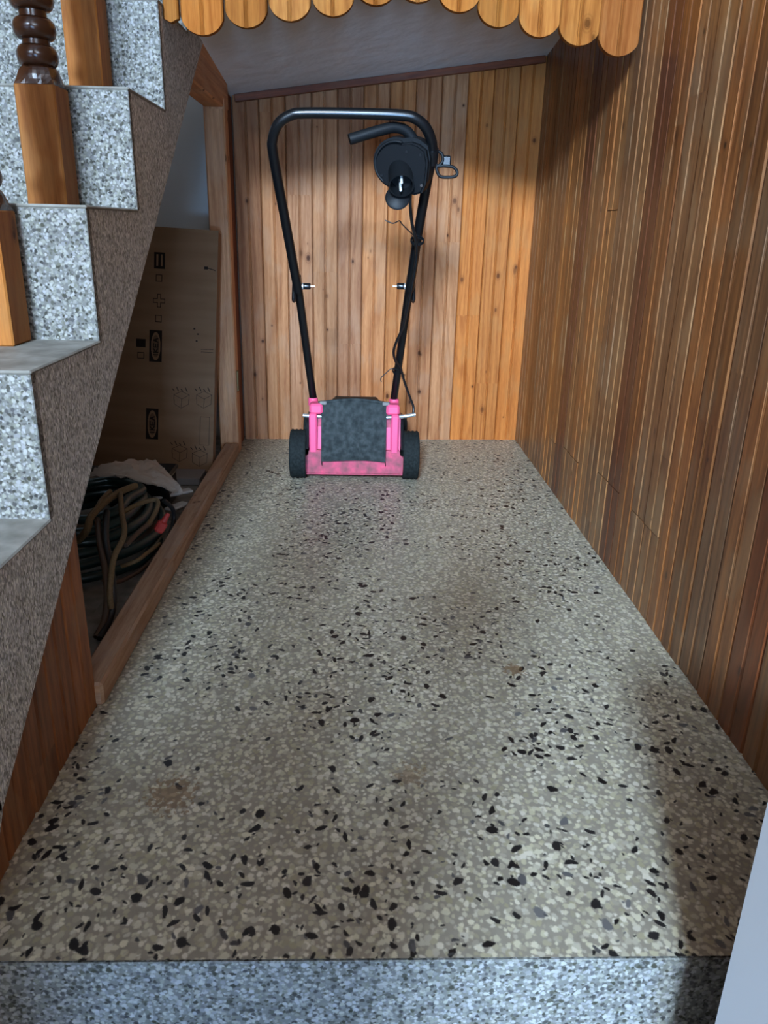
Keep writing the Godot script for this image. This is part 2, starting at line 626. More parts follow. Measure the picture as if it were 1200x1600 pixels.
func make_materials() -> void:
	var pine := wood_tex(Color8(214, 171, 132), Color8(156, 108, 74), Color8(70, 44, 30), 11, 0.72, Color8(196, 172, 154), 0.35, 4)
	var stained := wood_tex(Color8(172, 124, 80), Color8(94, 60, 35), Color8(40, 24, 16), 23, 0.66, Color8(152, 130, 106), 0.42, 2)
	M.back = []
	for c in [Color(0.92, 0.86, 0.84), Color(0.98, 0.92, 0.88), Color(0.88, 0.80, 0.76), Color(1.0, 0.88, 0.74), Color(1.0, 0.84, 0.62)]:
		M.back.append(mat(c * Color(0.88, 0.82, 0.75), 0.62, pine, 0.25))
	M.right = []
	for c in [Color(0.95, 0.92, 0.88), Color(0.80, 0.76, 0.72), Color(1.0, 0.94, 0.84), Color(0.70, 0.56, 0.50), Color(0.90, 0.82, 0.74)]:
		M.right.append(mat(c, 0.36, stained, 0.5))
	M.valance = []
	for c in [Color(0.73, 0.58, 0.36), Color(0.70, 0.54, 0.31), Color(0.75, 0.61, 0.40)]:
		M.valance.append(mat(c, 0.7, pine, 0.15))
	M.valance_old = mat(Color(0.66, 0.52, 0.36), 0.7, pine, 0.15)
	M.frame = mat(Color(0.98, 0.90, 0.82), 0.6, pine, 0.35)
	M.sill = mat(Color(0.82, 0.84, 0.88), 0.75, pine, 0.3)
	M.leftboard = mat(Color(0.92, 0.80, 0.70), 0.5, stained, 0.4)
	M.jamb = mat(Color(0.75, 0.55, 0.45), 0.55, stained, 0.4)
	M.oak = mat(Color(0.74, 0.60, 0.40), 0.6, pine, 0.25)
	M.oak_dark = mat(Color8(70, 42, 26), 0.22, null, 0.5)
	M.terrazzo = mat(Color(0.95, 0.93, 0.90), 0.40, terrazzo_tex(), 0.35)
	M.riser = tri_planar(mat(Color(0.80, 0.80, 0.80), 0.6, speckle_tex(3, 0.26, 66, 192, 6, 1.0, 768), 0.25), 1.0 / 0.56)
	M.stringer = tri_planar(mat(Color(1.0, 1.0, 1.0), 0.8, speckle_tex(8, 0.34, 112, 236, 5, 2.2, 768), 0.25), 1.0 / 0.50)
	M.tread = tri_planar(mat(Color.WHITE, 0.55, cloud_tex(Color8(100, 95, 87), Color8(146, 142, 133), 0.02, 4), 0.2), 2.0)
	var plaster := mat(PLASTER, 0.85, null, 0.3)
	var pn := grey_tex(0.012, 12).get_image()
	pn.convert(Image.FORMAT_RGBA8)
	pn.bump_map_to_normal_map(3.0)
	plaster.normal_enabled = true
	plaster.normal_texture = ImageTexture.create_from_image(pn)
	M.plaster = tri_planar(plaster, 1.6)
	M.wall = mat(PLASTER, 0.85, null, 0.3)
	M.closet_wall = M.wall
	M.white = mat(Color8(205, 210, 216), 0.35, null, 0.5)
	M.carton = mat(Color.WHITE, 0.85, carton_tex(), 0.25)
	M.carton_plain = mat(Color8(128, 98, 73), 0.85, null, 0.25)
	M.black = mat(Color8(16, 17, 19), 0.32, null, 0.5)
	M.black_matt = mat(Color8(13, 14, 16), 0.6, null, 0.25)
	M.pin = mat(Color8(214, 214, 210), 0.35, null, 0.5, 0.2)
	M.tube = mat(Color8(12, 13, 15), 0.28, null, 0.5)
	M.grip = mat(Color8(18, 20, 22), 0.5, null, 0.3)
	M.rubber = tri_planar(mat(Color.WHITE, 0.75, cloud_tex(Color8(18, 20, 20), Color8(44, 48, 46), 0.03, 6), 0.2), 6.0)
	M.flap = tri_planar(mat(Color.WHITE, 0.85, cloud_tex(Color8(34, 37, 37), Color8(68, 72, 71), 0.02, 16), 0.15), 4.0)
	M.pink = mat(Color8(226, 82, 120), 0.5, null, 0.4)
	M.pink_dirty = tri_planar(mat(Color.WHITE, 0.65, cloud_tex(Color8(218, 84, 112), Color8(120, 76, 78), 0.016, 26), 0.3), 3.0)
	M.steel = mat(Color8(190, 188, 182), 0.35, null, 0.5, 0.7)
	M.chrome = mat(Color8(225, 228, 230), 0.18, null, 0.5, 1.0)
	M.brass = mat(Color8(120, 96, 60), 0.5, null, 0.5, 0.8)
	M.cloth = mat(Color8(168, 158, 146), 0.85, null, 0.3)
	M.hose = mat(Color8(12, 46, 46), 0.4, null, 0.5)
	M.cord_tan = tri_planar(mat(Color.WHITE, 0.7, cloud_tex(Color8(84, 68, 46), Color8(128, 108, 78), 0.05, 41), 0.3), 8.0)
	M.cord_brown = mat(Color8(74, 56, 42), 0.6, null, 0.4)
	M.cord_black = mat(Color8(34, 31, 29), 0.5, null, 0.4)
	M.red = mat(Color8(150, 42, 34), 0.5, null, 0.4)
	M.slat = mat(Color8(182, 182, 178), 0.5, null, 0.4)
	M.greyboard = mat(Color8(122, 116, 112), 0.8, null, 0.3)
	var glass := mat(Color(0.9, 0.95, 1.0, 0.08), 0.02, null, 0.5)
	glass.transparency = BaseMaterial3D.TRANSPARENCY_ALPHA
	M.glass = glass

# ------------------------------------------------------------------ the place
func soffit_y(z: float) -> float:       # underside of the flight on the left
	return 0.09 + 0.700 * (-0.703 - z)

func ceil_y(x: float, z: float) -> float:
	return 1.062 + 0.150 * (x + 0.38) + 0.10 * (z + 2.64)

func back_z(x: float) -> float:
	return -2.625 - 0.048 * (x + 0.38)

func build_shell() -> void:
	# landing
	var fl := setting("floor")
	var st := new_st()
	var fx0 := -0.40
	var fx1 := 0.575
	var fz0 := -2.70
	var fz1 := -0.585
	var top := [Vector3(fx0, 0, fz1), Vector3(fx1, 0, fz1), Vector3(fx1, 0, fz0), Vector3(fx0, 0, fz0)]
	for k in [0, 2, 1, 0, 3, 2]:
		var p: Vector3 = top[k]
		st.set_uv(Vector2((p.x - fx0) / 0.98, (p.z - fz0) / 2.12))
		st.add_vertex(p)
	obj("landing_slab", mesh_of(st), M.terrazzo, fl)
	obj("slab_underside", span(Vector3(fx0, -0.18, fz0), Vector3(fx1, -0.002, fz1 - 0.02), 0.002), M.tread, fl)
	obj("closet_slab", span(Vector3(-1.36, -0.10, -2.72), Vector3(fx0, -0.001, -0.585), 0.002), M.tread, fl)
	obj("entrance_slab", span(Vector3(-1.36, -0.86, -0.60), Vector3(0.60, -0.748, 5.02), 0.002), M.tread, fl)

	# boarded wall on the right
	var wr := setting("wall_right")
	obj("backing", span(Vector3(XR + 0.015, -0.86, -2.78), Vector3(XR + 0.12, 3.65, 5.1), 0.002), M.right[0], wr)
	var bas := Basis(Vector3(0, 0, 1), Vector3.UP, Vector3(-1, 0, 0))
	rng.seed = 5
	var joints := {6: 0.135, 8: 0.150, 9: 0.150, 12: 0.177, 13: 0.177, 15: 0.171, 16: 0.171}
	var shared := {}
	for i in 36:
		var z0 := -2.672 + i * 0.08
		var col := (i * 5 + 3) % 12
		var low := 0.0 if z0 < -0.62 else -0.75
		var pick: int = [0, 2, 1, 0, 4, 2, 0, 3, 0, 4, 2, 0, 2, 3, 4, 0, 2, 4, 1, 1, 4, 3, 1, 1][i % 24]
		var pieces := [[low, 2.30]]
		if joints.has(i):
			pieces = [[low, joints[i]], [joints[i] + 0.0022, 2.30]]
		if i == 10:
			pieces = [[low, 0.746], [0.748, 2.30]]
		for pc in pieces:
			var key := "%d_%.3f_%.3f" % [col, pc[0], pc[1]]
			if not shared.has(key):
				shared[key] = board(0.0795, flat_end(pc[0]), flat_end(pc[1]), col, col * 0.37 + (0.61 if pc[0] > 0.05 else 0.0))
			var o := obj("plank", shared[key], M.right[pick], wr)
			var out := rng.randf_range(-0.0012, 0.0012)
			o.transform = Transform3D(bas, Vector3(XR + out, 0, z0))

	# boarded wall at the back of the alcove
	var wb := setting("wall_back")
	obj("backing", span(Vector3(-1.45, -0.2, -2.80), Vector3(XR + 0.12, 3.65, -2.70), 0.002), M.right[0], wb)
	var dir := Vector3(0.937, 0, -0.045).normalized()
	var nb := Basis(dir, Vector3.UP, dir.cross(Vector3.UP))
	for i in 12:
		var s0 := i * 0.0798 - 0.010
		var x0 := -0.385 + dir.x * s0
		var w := 0.0793 if i < 11 else 0.078
		var topf := func(x: float) -> float: return ceil_y(x0 + x, -2.64) + 0.012
		var pick: int = [2, 1, 0, 1, 0, 1, 3, 0, 1, 4, 4, 4][i]
		var o := obj("plank", board(w, flat_end(0.0), topf, (i * 7 + 2) % 12, i * 0.23), M.back[pick], wb)
		o.transform = Transform3D(nb, Vector3(x0, 0, back_z(x0) + rng.randf_range(-0.001, 0.001)))

	# thin batten where boards and soffit meet
	var tr := new_st()
	var a := Vector3(-0.385, ceil_y(-0.385, -2.62), back_z(-0.385))
	var b := Vector3(XR - 0.004, ceil_y(XR, -2.66), back_z(XR))
	var ax := (b - a).normalized()
	var tb := Basis(ax, Vector3.BACK.cross(ax).normalized(), Vector3.BACK)
	bevel_box(tr, (a + b) * 0.5 + Vector3(0, -0.010, 0.006), Vector3(a.distance_to(b), 0.022, 0.012), 0.002, tb, Vector3.RIGHT, Vector2(0.3, 0.1))
	var batten := obj("trim_1", mesh_of(tr), M.jamb)
	batten.set_meta("kind", "structure")

	# sloping plastered soffit over the alcove
	var cs := new_st()
	var x0 := -0.402
	var x1 := XR + 0.01
	var zf := -1.762
	var zk := -2.70
	var lo := [Vector3(x0, ceil_y(x0, zf), zf), Vector3(x1, ceil_y(x1, zf), zf), Vector3(x1, ceil_y(x1, zk), zk), Vector3(x0, ceil_y(x0, zk), zk)]
	var hi := []
	for p: Vector3 in lo:
		hi.append(Vector3(p.x, 1.42, p.z))
	var mid := Vector3(0.08, 1.3, -2.2)
	poly(cs, lo, mid)
	poly(cs, hi, mid)
	for k in 4:
		poly(cs, [lo[k], lo[(k + 1) % 4], hi[(k + 1) % 4], hi[k]], mid)
	var ce := obj("ceiling", mesh_of(cs), M.plaster)
	ce.set_meta("kind", "structure")

	# boarding below the flight on the left
	var wl := setting("wall_left")
	var lb := Basis(Vector3(0, 0, -1), Vector3.UP, Vector3(1, 0, 0))
	for i in 6:
		var z0 := -0.555 - i * 0.0795
		var topf := func(x: float) -> float: return maxf(0.004, soffit_y(z0 - x) - 0.004)
		var o := obj("plank", board(0.079, flat_end(0.0), topf, (i * 3 + 1) % 12, i * 0.4), M.leftboard, wl)
		o.transform = Transform3D(lb, Vector3(-0.398 + rng.randf_range(-0.001, 0.001), 0, z0))

	# the stairwell round it
	var far := setting("wall_stairwell")
	obj("panelling", span(Vector3(-1.46, -0.86, -2.80), Vector3(-1.35, 3.65, 5.1), 0.002), M.right[0], far)
	var roof := setting("ceiling_stairwell")
	obj("plaster_face", span(Vector3(-1.46, 3.60, -2.80), Vector3(XR + 0.12, 3.7, 5.1), 0.002), M.wall, roof)
	var cw := setting("wall_closet")
	obj("plaster_face", span(Vector3(-1.35, 0.0, -2.70), Vector3(-0.40, 1.6, -2.655), 0.002), M.closet_wall, cw)

func build_entrance() -> void:
	# the end wall behind the viewer, with a glazed door and a high window
	var wf := setting("wall_front")
	var z0 := 5.00
	var z1 := 5.10
	var dx0 := -0.20
	var dx1 := 0.50
	var dy1 := 1.40
	var wx0 := -1.22
	var wx1 := -0.38
	var wy0 := 2.45
	var wy1 := 3.35
	for s in [[-1.36, dx0, -0.86, wy0], [dx1, 0.68, -0.86, wy0], [dx0, dx1, dy1, wy0], [-1.36, wx0, wy0, wy1], [wx1, 0.68, wy0, wy1], [-1.36, 0.68, wy1, 3.65]]:
		obj("panelling", span(Vector3(s[0], s[2], z0), Vector3(s[1], s[3], z1), 0.0005), M.right[0], wf)
	for q in [["window_1", wx0, wx1, wy0, wy1], ["door_1", dx0, dx1, -0.75, dy1]]:
		var w := setting(q[0])
		var t := 0.05
		for s in [[q[1], q[1] + t, q[3], q[4]], [q[2] - t, q[2], q[3], q[4]], [q[1] + t, q[2] - t, q[3], q[3] + t], [q[1] + t, q[2] - t, q[4] - t, q[4]]]:
			obj("frame_rail", span(Vector3(s[0], s[2], z0 + 0.01), Vector3(s[1], s[3], z0 + 0.07), 0.004), M.white, w)
		obj("pane", span(Vector3(q[1] + t, q[3] + t, z0 + 0.035), Vector3(q[2] - t, q[4] - t, z0 + 0.041), 0.001), M.glass, w)
	# steps that lead down from the landing to the door
	var lw := thing("lower_steps", "speckled terrazzo steps dropping from the front edge of the landing", "steps", Vector3.ZERO)
	for i in 4:
		var z := -0.585 + i * 0.285
		obj("riser", span(Vector3(-1.347, -0.187 * (i + 1), z - 0.02), Vector3(XR - 0.004, -0.187 * i - 0.004, z), 0.001), M.riser, lw)
		if i < 3:
			obj("tread", span(Vector3(-1.347, -0.187 * (i + 1) - 0.03, z), Vector3(XR - 0.004, -0.187 * (i + 1), z + 0.285), 0.004), M.tread, lw)
	# low white cupboard standing on the first step down, against the boards
	var d := thing("white_cupboard", "low smooth white cupboard standing beside the front edge of the landing", "cupboard", Vector3(0.432, -0.187, -0.392))
	obj("carcass", box_mesh(Vector3(0, 0.255, 0), Vector3(0.228, 0.51, 0.176), 0.005), M.white, d)
	var dl := obj("cupboard_door", box_mesh(Vector3(0, 0.255, 0.097), Vector3(0.222, 0.49, 0.016), 0.003), M.white, d)
	obj("knob", lathe([[0.0, 0.0], [0.006, 0.0], [0.006, 0.012], [0.012, 0.016], [0.012, 0.022], [0.0, 0.025]], 16, Transform3D(Basis(Vector3.RIGHT, PI / 2), Vector3(-0.08, 0.40, 0.105))).commit(), M.steel, dl)

const TZ := [-0.395, -0.660, -0.920, -1.176, -1.445, -1.702, -1.960, -2.220]   # riser faces
const TY := [0.160, 0.347, 0.533, 0.720, 0.907, 1.093, 1.280, 1.467]           # tread tops

func build_stair() -> void:
	var s := thing("staircase", "terrazzo staircase with speckled risers climbing along the storage opening", "staircase")
	# the cast body seen from the side
	var out := []
	var n := 7
	out.append(Vector2(-TZ[1] + 0.012, 0.10))
	for i in range(1, n):
		out.append(Vector2(-TZ[i] + 0.012, TY[i] - 0.0048))
		out.append(Vector2(-TZ[i + 1] + 0.012, TY[i] - 0.0048))
	out.append(Vector2(-TZ[n] + 0.012, soffit_y(TZ[n] - 0.012)))
	out.append(Vector2(0.700, soffit_y(-0.700)))
	var tmp := []
	for q: Vector2 in out:
		tmp.append(q)
	obj("side_face", prism(tmp, Vector3(XL, 0, 0), Vector3(0, 0, -1), Vector3.UP, Vector3(-0.96, 0, 0)), M.stringer, s)
	obj("foot_block", prism([Vector2(0.56, 0.0), Vector2(0.64, 0.0), Vector2(0.700, 0.086), Vector2(0.672, 0.335), Vector2(0.56, 0.150)], Vector3(XL, 0, 0), Vector3(0, 0, -1), Vector3.UP, Vector3(-0.96, 0, 0)), M.stringer, s)
	for i in n:
		obj("riser", span(Vector3(-1.348, (TY[i - 1] if i > 0 else 0.0) - 0.002, TZ[i] - 0.016), Vector3(XL + 0.0015, TY[i] - 0.0045, TZ[i]), 0.0015), M.riser, s)
		obj("tread", span(Vector3(-1.348, TY[i] - 0.005, TZ[i + 1] - 0.004), Vector3(XL + 0.003, TY[i], TZ[i] + 0.001), 0.002), M.tread, s)

func build_balusters() -> void:
	var notes := ["brown wooden baluster with turned beads above its square oak foot", "square brown baluster foot on the step nearest the scalloped valance", "square brown baluster foot on the step below the turned beaded one"]
	var k := 0
	for i in [3, 4, 2]:
		var w := 0.063
		var c := Vector3(-0.511, TY[i], TZ[i + 1] + 0.043)
		var t := thing("baluster", notes[k], "baluster", c, "balusters on the stair")
		k += 1
		var st := new_st()
		bevel_box(st, Vector3(0, 0.089, 0), Vector3(w, 0.178, w), 0.0025, Basis.IDENTITY, Vector3.UP, Vector2(0.21 * k, 0.13 * k))
		obj("square_foot", mesh_of(st), M.oak, t)
		# shoulders: square going over into round
		var sh := new_st()
		var prev := []
		for q in 7:
			var f := q / 6.0
			var ring := []
			for j in 32:
				var an := TAU * j / 32.0 + PI / 4
				var dir := Vector2(cos(an), sin(an))
				var sq := dir * (w * 0.5 - 0.001) / maxf(absf(dir.x), absf(dir.y))
				var rd := dir * lerpf(w * 0.5, 0.021, f * f)
				var p := sq.lerp(rd, sqrt(f)) if q > 0 else sq
				ring.append(Vector3(p.x, 0.177 + 0.028 * sin(f * PI / 2), p.y))
			if q > 0:
				for j in 32:
					poly(sh, [prev[j], prev[(j + 1) % 32], ring[(j + 1) % 32], ring[j]], Vector3(0, 0.16, 0))
			prev = ring
		obj("shoulder", mesh_of(sh), M.oak_dark, t)
		var prof := [[0.021, 0.203]]
		for bd in [[0.219, 0.031], [0.2565, 0.032], [0.296, 0.033]]:
			for q in 9:
				var an := -PI / 2 + PI * q / 8.0
				prof.append([0.0205 + (bd[1] - 0.0205) * cos(an), bd[0] + 0.0155 * sin(an)])
		prof.append_array([[0.024, 0.325], [0.031, 0.40], [0.032, 0.46], [0.026, 0.56], [0.019, 0.68], [0.018, 0.74], [0.026, 0.76], [0.022, 0.80], [0.0, 0.80]])
		obj("turned_shaft", lathe(prof, 28).commit(), M.oak_dark, t)

func build_valance() -> void:
	var v := thing("scalloped_valance", "varnished orange pine valance with scalloped lower edge hung under the upper stair", "valance", Vector3(0, 0, -1.745))
	var centres := [317, 385, 453, 520, 587, 653, 717, 778, 842, 904, 965]
	var lows := [55, 43, 33, 25, 8, 3, 19, 42, 58, 71, 88]
	for i in 11:
		var c := at_z(centres[i], lows[i], -1.745)
		var w := 0.0825
		var bt := func(x: float) -> float:
			var u: float = clampf((x / w - 0.5) * 2.0, -1.0, 1.0)
			return c.y + 0.036 * (1.0 - sqrt(maxf(0.0, 1.0 - u * u)))
		var o := obj("plank", board(w - 0.0006, bt, flat_end(1.42), (i * 5 + 1) % 12, i * 0.31, 0.016, 28), M.valance_old if i == 10 else M.valance[i % 3], v)
		o.position = Vector3(c.x - w * 0.5, 0, (0.0014 if i % 2 == 0 else -0.0010))
	# the short return board at the stair end
	var e := obj("end_plank", board(0.030, func(x: float) -> float: return 1.062 + 0.5 * absf(x - 0.015), flat_end(1.42), 4, 0.2, 0.016, 12), M.valance[1], v)
	e.position = Vector3(at_z(317, 55, -1.745).x - 0.0745, 0, 0.004)

func build_frame() -> void:
	var f := thing("storage_door_frame", "bare pine frame round the storage opening beneath the stair", "door frame")
	obj("sill", span(Vector3(-0.430, 0.0, -2.425), Vector3(-0.386, 0.040, -1.026), 0.004, Vector3.BACK, Vector2(0.13, 0.2)), M.sill, f)
	var post := obj("post", span(Vector3(-0.446, 0.0, -2.490), Vector3(-0.387, 1.030, -2.430), 0.004, Vector3.UP, Vector2(0.30, 0.2)), M.frame, f)
	obj("jamb_board", span(Vector3(-0.446, 0.0, -2.628), Vector3(-0.397, 1.060, -2.491), 0.003, Vector3.UP, Vector2(0.55, 0.1)), M.jamb, f)
	obj("header", span(Vector3(-0.446, 1.005, -2.520), Vector3(-0.389, 1.112, -1.990), 0.004, Vector3.BACK, Vector2(0.72, 0.3)), M.frame, f)
	var h := new_st()
	bevel_box(h, Vector3(-0.3855, 0.235, -2.462), Vector3(0.003, 0.062, 0.024), 0.001)
	bevel_box(h, Vector3(-0.3845, 0.235, -2.449), Vector3(0.007, 0.066, 0.007), 0.002)
	obj("hinge", mesh_of(h), M.brass, post)

# ------------------------------------------------------------------ mower
func build_mower() -> void:
	var o := Vector3(-0.012, 0, -2.20)
	var t := thing("lawn_mower", "small pink electric lawn mower with black folding handle and grey rear flap", "lawn mower", o)
	var L := func(p: Vector3) -> Vector3: return p - o
	# wheels
	var wheels := [[-0.164, 0.0, 0.072, 0.047], [0.163, 0.0, 0.072, 0.047], [-0.150, -0.300, 0.060, 0.036], [0.150, -0.300, 0.060, 0.036]]
	for w in wheels:
		var r: float = w[2]
		var hw: float = w[3] * 0.5
		var prof := [[r * 0.55, -hw * 0.6], [r * 0.86, -hw * 0.75], [r * 0.93, -hw], [r, -hw * 0.8]]
		for k in 7:
			var y := lerpf(-hw * 0.75, hw * 0.75, k / 6.0)
			prof.append([r - (0.0025 if k % 2 == 1 else 0.0), y])
		prof.append_array([[r, hw * 0.8], [r * 0.93, hw], [r * 0.86, hw * 0.75], [r * 0.55, hw * 0.6]])
		var xf := Transform3D(Basis(Vector3(0, 0, 1), -PI / 2), Vector3(w[0], r, w[1]))
		var tire := obj("wheel", lathe(prof, 36, xf).commit(), M.rubber, t)
		var hub := lathe([[0.0, -hw * 0.55], [r * 0.3, -hw * 0.7], [r * 0.57, -hw * 0.5], [r * 0.57, hw * 0.5], [r * 0.3, hw * 0.7], [0.0, hw * 0.55]], 24, xf)
		obj("hub", hub.commit(), M.black, tire)
	# deck: a shell that rises to the rear
	var deck := [Vector2(-0.020, 0.020), Vector2(0.37, 0.025), Vector2(0.385, 0.045), Vector2(0.375, 0.105), Vector2(0.33, 0.135), Vector2(0.10, 0.150), Vector2(0.045, 0.190), Vector2(0.008, 0.190)]
	obj("deck", prism(deck, Vector3(-0.132, 0, 0), Vector3(0, 0, -1), Vector3.UP, Vector3(0.264, 0, 0)), M.pink, t)
	var rear := obj("rear_panel", prism([Vector2(-0.146, 0.018), Vector2(0.144, 0.018), Vector2(0.144, 0.070), Vector2(0.133, 0.076), Vector2(0.130, 0.090), Vector2(-0.132, 0.090), Vector2(-0.135, 0.076), Vector2(-0.146, 0.070)], Vector3(0, 0, 0.014), Vector3.RIGHT, Vector3.UP, Vector3(0, 0, 0.012)), M.pink_dirty, t)
	obj("lip", box_mesh(Vector3(-0.001, 0.020, 0.029), Vector3(0.288, 0.004, 0.006), 0.001), M.pink_dirty, rear)
	obj("recess_wall", prism([Vector2(-0.128, 0.088), Vector2(0.126, 0.088), Vector2(0.126, 0.205), Vector2(-0.128, 0.205)], Vector3(0, 0, -0.012), Vector3.RIGHT, Vector3.UP, Vector3(0, 0, 0.010)), M.pink_dirty, t)
	for s in [-1.0, 1.0]:
		var cx: float = -0.1195 if s < 0 else 0.1160
		var ps := new_st()
		bevel_box(ps, Vector3(cx - 0.001, 0.139, 0.012), Vector3(0.022, 0.116, 0.030), 0.004)
		bevel_box(ps, Vector3(cx + s * -0.008, 0.210, 0.004), Vector3(0.038, 0.030, 0.044), 0.006)
		obj("handle_socket", mesh_of(ps), M.pink, t)
		var cap := lathe([[0.0, 0.010], [0.0130, 0.008], [0.0145, 0.003], [0.0145, -0.014]], 20, Transform3D(Basis(Vector3.RIGHT, -0.0), Vector3(-0.123 if s < 0 else 0.113, 0.222, -0.040)))
		obj("socket_collar", cap.commit(), M.pink, t)
		obj("corner_bracket", box_mesh(Vector3(cx + s * -0.028, 0.226, 0.010), Vector3(0.020, 0.010, 0.014), 0.002), M.greyboard, t)
		obj("fender", prism([Vector2(-0.05, 0.10), Vector2(0.02, 0.175), Vector2(0.10, 0.175), Vector2(0.14, 0.10)], Vector3(s * 0.133, 0, 0), Vector3(0, 0, -1), Vector3.UP, Vector3(s * 0.008, 0, 0)), M.black, t)
	# motor hood
	var hood := new_st()
	bevel_box(hood, Vector3(0, 0.148, -0.20), Vector3(0.19, 0.075, 0.22), 0.03)
	obj("motor_hood", mesh_of(hood), M.grip, t)
	# rear flap, bowed at the top and with a bent-back lower corner
	var fs := new_st()
	var nx := 16
	var ny := 14
	var fp := func(i: int, j: int, back: float) -> Vector3:
		var u := float(i) / nx
		var v := float(j) / ny
		var x := lerpf(-0.0965, 0.0895, u)
		var y := lerpf(0.060 + 0.004 * sin(u * PI), 0.222 + 0.010 * sin(u * PI), v)
		var z := 0.040 - 0.034 * pow(v, 2.4) + 0.003 * sin(u * 7.0) * (1.0 - v)
		return Vector3(x, y, z - back)
	for i in nx:
		for j in ny:
			poly(fs, [fp.call(i, j, 0.0), fp.call(i + 1, j, 0.0), fp.call(i + 1, j + 1, 0.0)], fp.call(i, j, 0.1))
			poly(fs, [fp.call(i, j, 0.0), fp.call(i + 1, j + 1, 0.0), fp.call(i, j + 1, 0.0)], fp.call(i, j, 0.1))
			poly(fs, [fp.call(i, j, 0.004), fp.call(i + 1, j, 0.004), fp.call(i + 1, j + 1, 0.004)], fp.call(i, j, -0.1))
			poly(fs, [fp.call(i, j, 0.004), fp.call(i + 1, j + 1, 0.004), fp.call(i, j + 1, 0.004)], fp.call(i, j, -0.1))
	for i in nx:
		for j in [0, ny]:
			poly(fs, [fp.call(i, j, 0.0), fp.call(i + 1, j, 0.0), fp.call(i + 1, j, 0.004), fp.call(i, j, 0.004)], fp.call(i, ny / 2, 0.002))
	for j in ny:
		for i in [0, nx]:
			poly(fs, [fp.call(i, j, 0.0), fp.call(i, j + 1, 0.0), fp.call(i, j + 1, 0.004), fp.call(i, j, 0.004)], fp.call(nx / 2, j, 0.002))
	fs.index()
	obj("rear_flap", mesh_of(fs), M.flap, t)
	for x in [-0.0955, 0.0885]:
		obj("flap_spring", tube(PackedVector3Array([Vector3(x, 0.062, 0.041), Vector3(x + 0.0008, 0.049, 0.041)]), 0.0012, 6).commit(), M.black, t)
	tube_obj("hinge_roll", [Vector3(-0.106, 0.224, 0.004), Vector3(-0.05, 0.231, 0.003), Vector3(0.0, 0.234, 0.002), Vector3(0.05, 0.231, 0.003), Vector3(0.099, 0.224, 0.004)], 0.005, M.flap, t)
	# height bar across the back, with its bent lever end
	tube_obj("height_bar", [Vector3(-0.150, 0.186, 0.0), Vector3(-0.05, 0.184, 0.009), Vector3(0.06, 0.185, 0.009), Vector3(0.115, 0.187, 0.006), Vector3(0.145, 0.189, 0.002), Vector3(0.174, 0.194, 0.0)], 0.0055, M.steel, t)
	# handle: two lower tubes, one bent upper tube
	var sideL := [Vector3(-0.134, 0.215, -2.25), Vector3(-0.158, 0.556, -2.033)]
	var sideR := [Vector3(0.100, 0.219, -2.25), Vector3(0.123, 0.562, -2.033)]
	for s in [sideL, sideR]:
		var a: Vector3 = L.call(s[0])
		var b: Vector3 = L.call(s[1])
		var d := (b - a).normalized()
		obj("lower_handle_tube", tube(PackedVector3Array([a - d * 0.02, a, b, b + d * 0.03]), 0.0108, 16).commit(), M.tube, t)
	var up := []
	up.append(Vector3(-0.157, 0.545, -2.022))
	up.append(Vector3(-0.1755, 0.700, -1.930))
	up.append(Vector3(-0.191, 0.838, -1.838))
	up.append(Vector3(-0.190, 0.870, -1.820))
	up.append(Vector3(-0.176, 0.898, -1.806))
	up.append(Vector3(-0.150, 0.914, -1.800))
	up.append(Vector3(-0.120, 0.9185, -1.798))
	up.append(Vector3(-0.016, 0.9205, -1.798))
	up.append(Vector3(0.080, 0.920, -1.798))
	up.append(Vector3(0.112, 0.914, -1.801))
	up.append(Vector3(0.137, 0.894, -1.812))
	up.append(Vector3(0.151, 0.858, -1.834))
	up.append(Vector3(0.145, 0.800, -1.872))
	up.append(Vector3(0.134, 0.690, -1.946))
	up.append(Vector3(0.1225, 0.550, -2.026))
	var ul := []
	for p: Vector3 in up:
		ul.append(L.call(p))
	tube_obj("upper_handle", ul, 0.0112, M.tube, t, 8, 18)
	# clamping bolts, pointing inward
	for s in [[-0.146, 1.0, 0.560], [0.111, -1.0, 0.565]]:
		var p: Vector3 = L.call(Vector3(s[0], s[2] - 0.002, -2.012))
		var xf := Transform3D(Basis(Vector3(0, 0, 1), -PI / 2 * s[1]), p)
		obj("clamp_washer", lathe([[0.0, 0.000], [0.0085, 0.000], [0.0085, 0.003], [0.0, 0.003]], 18, xf).commit(), M.steel, t)
		obj("clamp_knob", lathe([[0.0, 0.003], [0.0075, 0.003], [0.008, 0.005], [0.008, 0.019], [0.0065, 0.021], [0.0, 0.021]], 10, xf).commit(), M.black, t)
		obj("clamp_bolt", lathe([[0.0, 0.020], [0.003, 0.020], [0.003, 0.031], [0.0, 0.032]], 12, xf).commit(), M.chrome, t)
		var back: Vector3 = L.call(Vector3(s[0] - s[1] * 0.022, s[2] - 0.018, -2.030))
		obj("clamp_saddle", box_mesh(back, Vector3(0.010, 0.052, 0.020), 0.004, Vector3.UP, Vector2.ZERO, Basis(Vector3.RIGHT, -0.53)), M.black, t)
	# switch housing on the right-hand tube: a rounded D plate with a rim
	var face := Basis(Vector3.RIGHT, 0.22) * Basis(Vector3.UP, -0.30)
	var hc: Vector3 = L.call(at_z(632, 258, -1.835))
	var xfh := Transform3D(face, hc)
	var outline := []
	for k in 22:
		var an := PI * 0.42 + PI * 1.02 * k / 21.0
		outline.append(Vector2(-0.014 + 0.048 * cos(an), 0.000 + 0.046 * sin(an)))
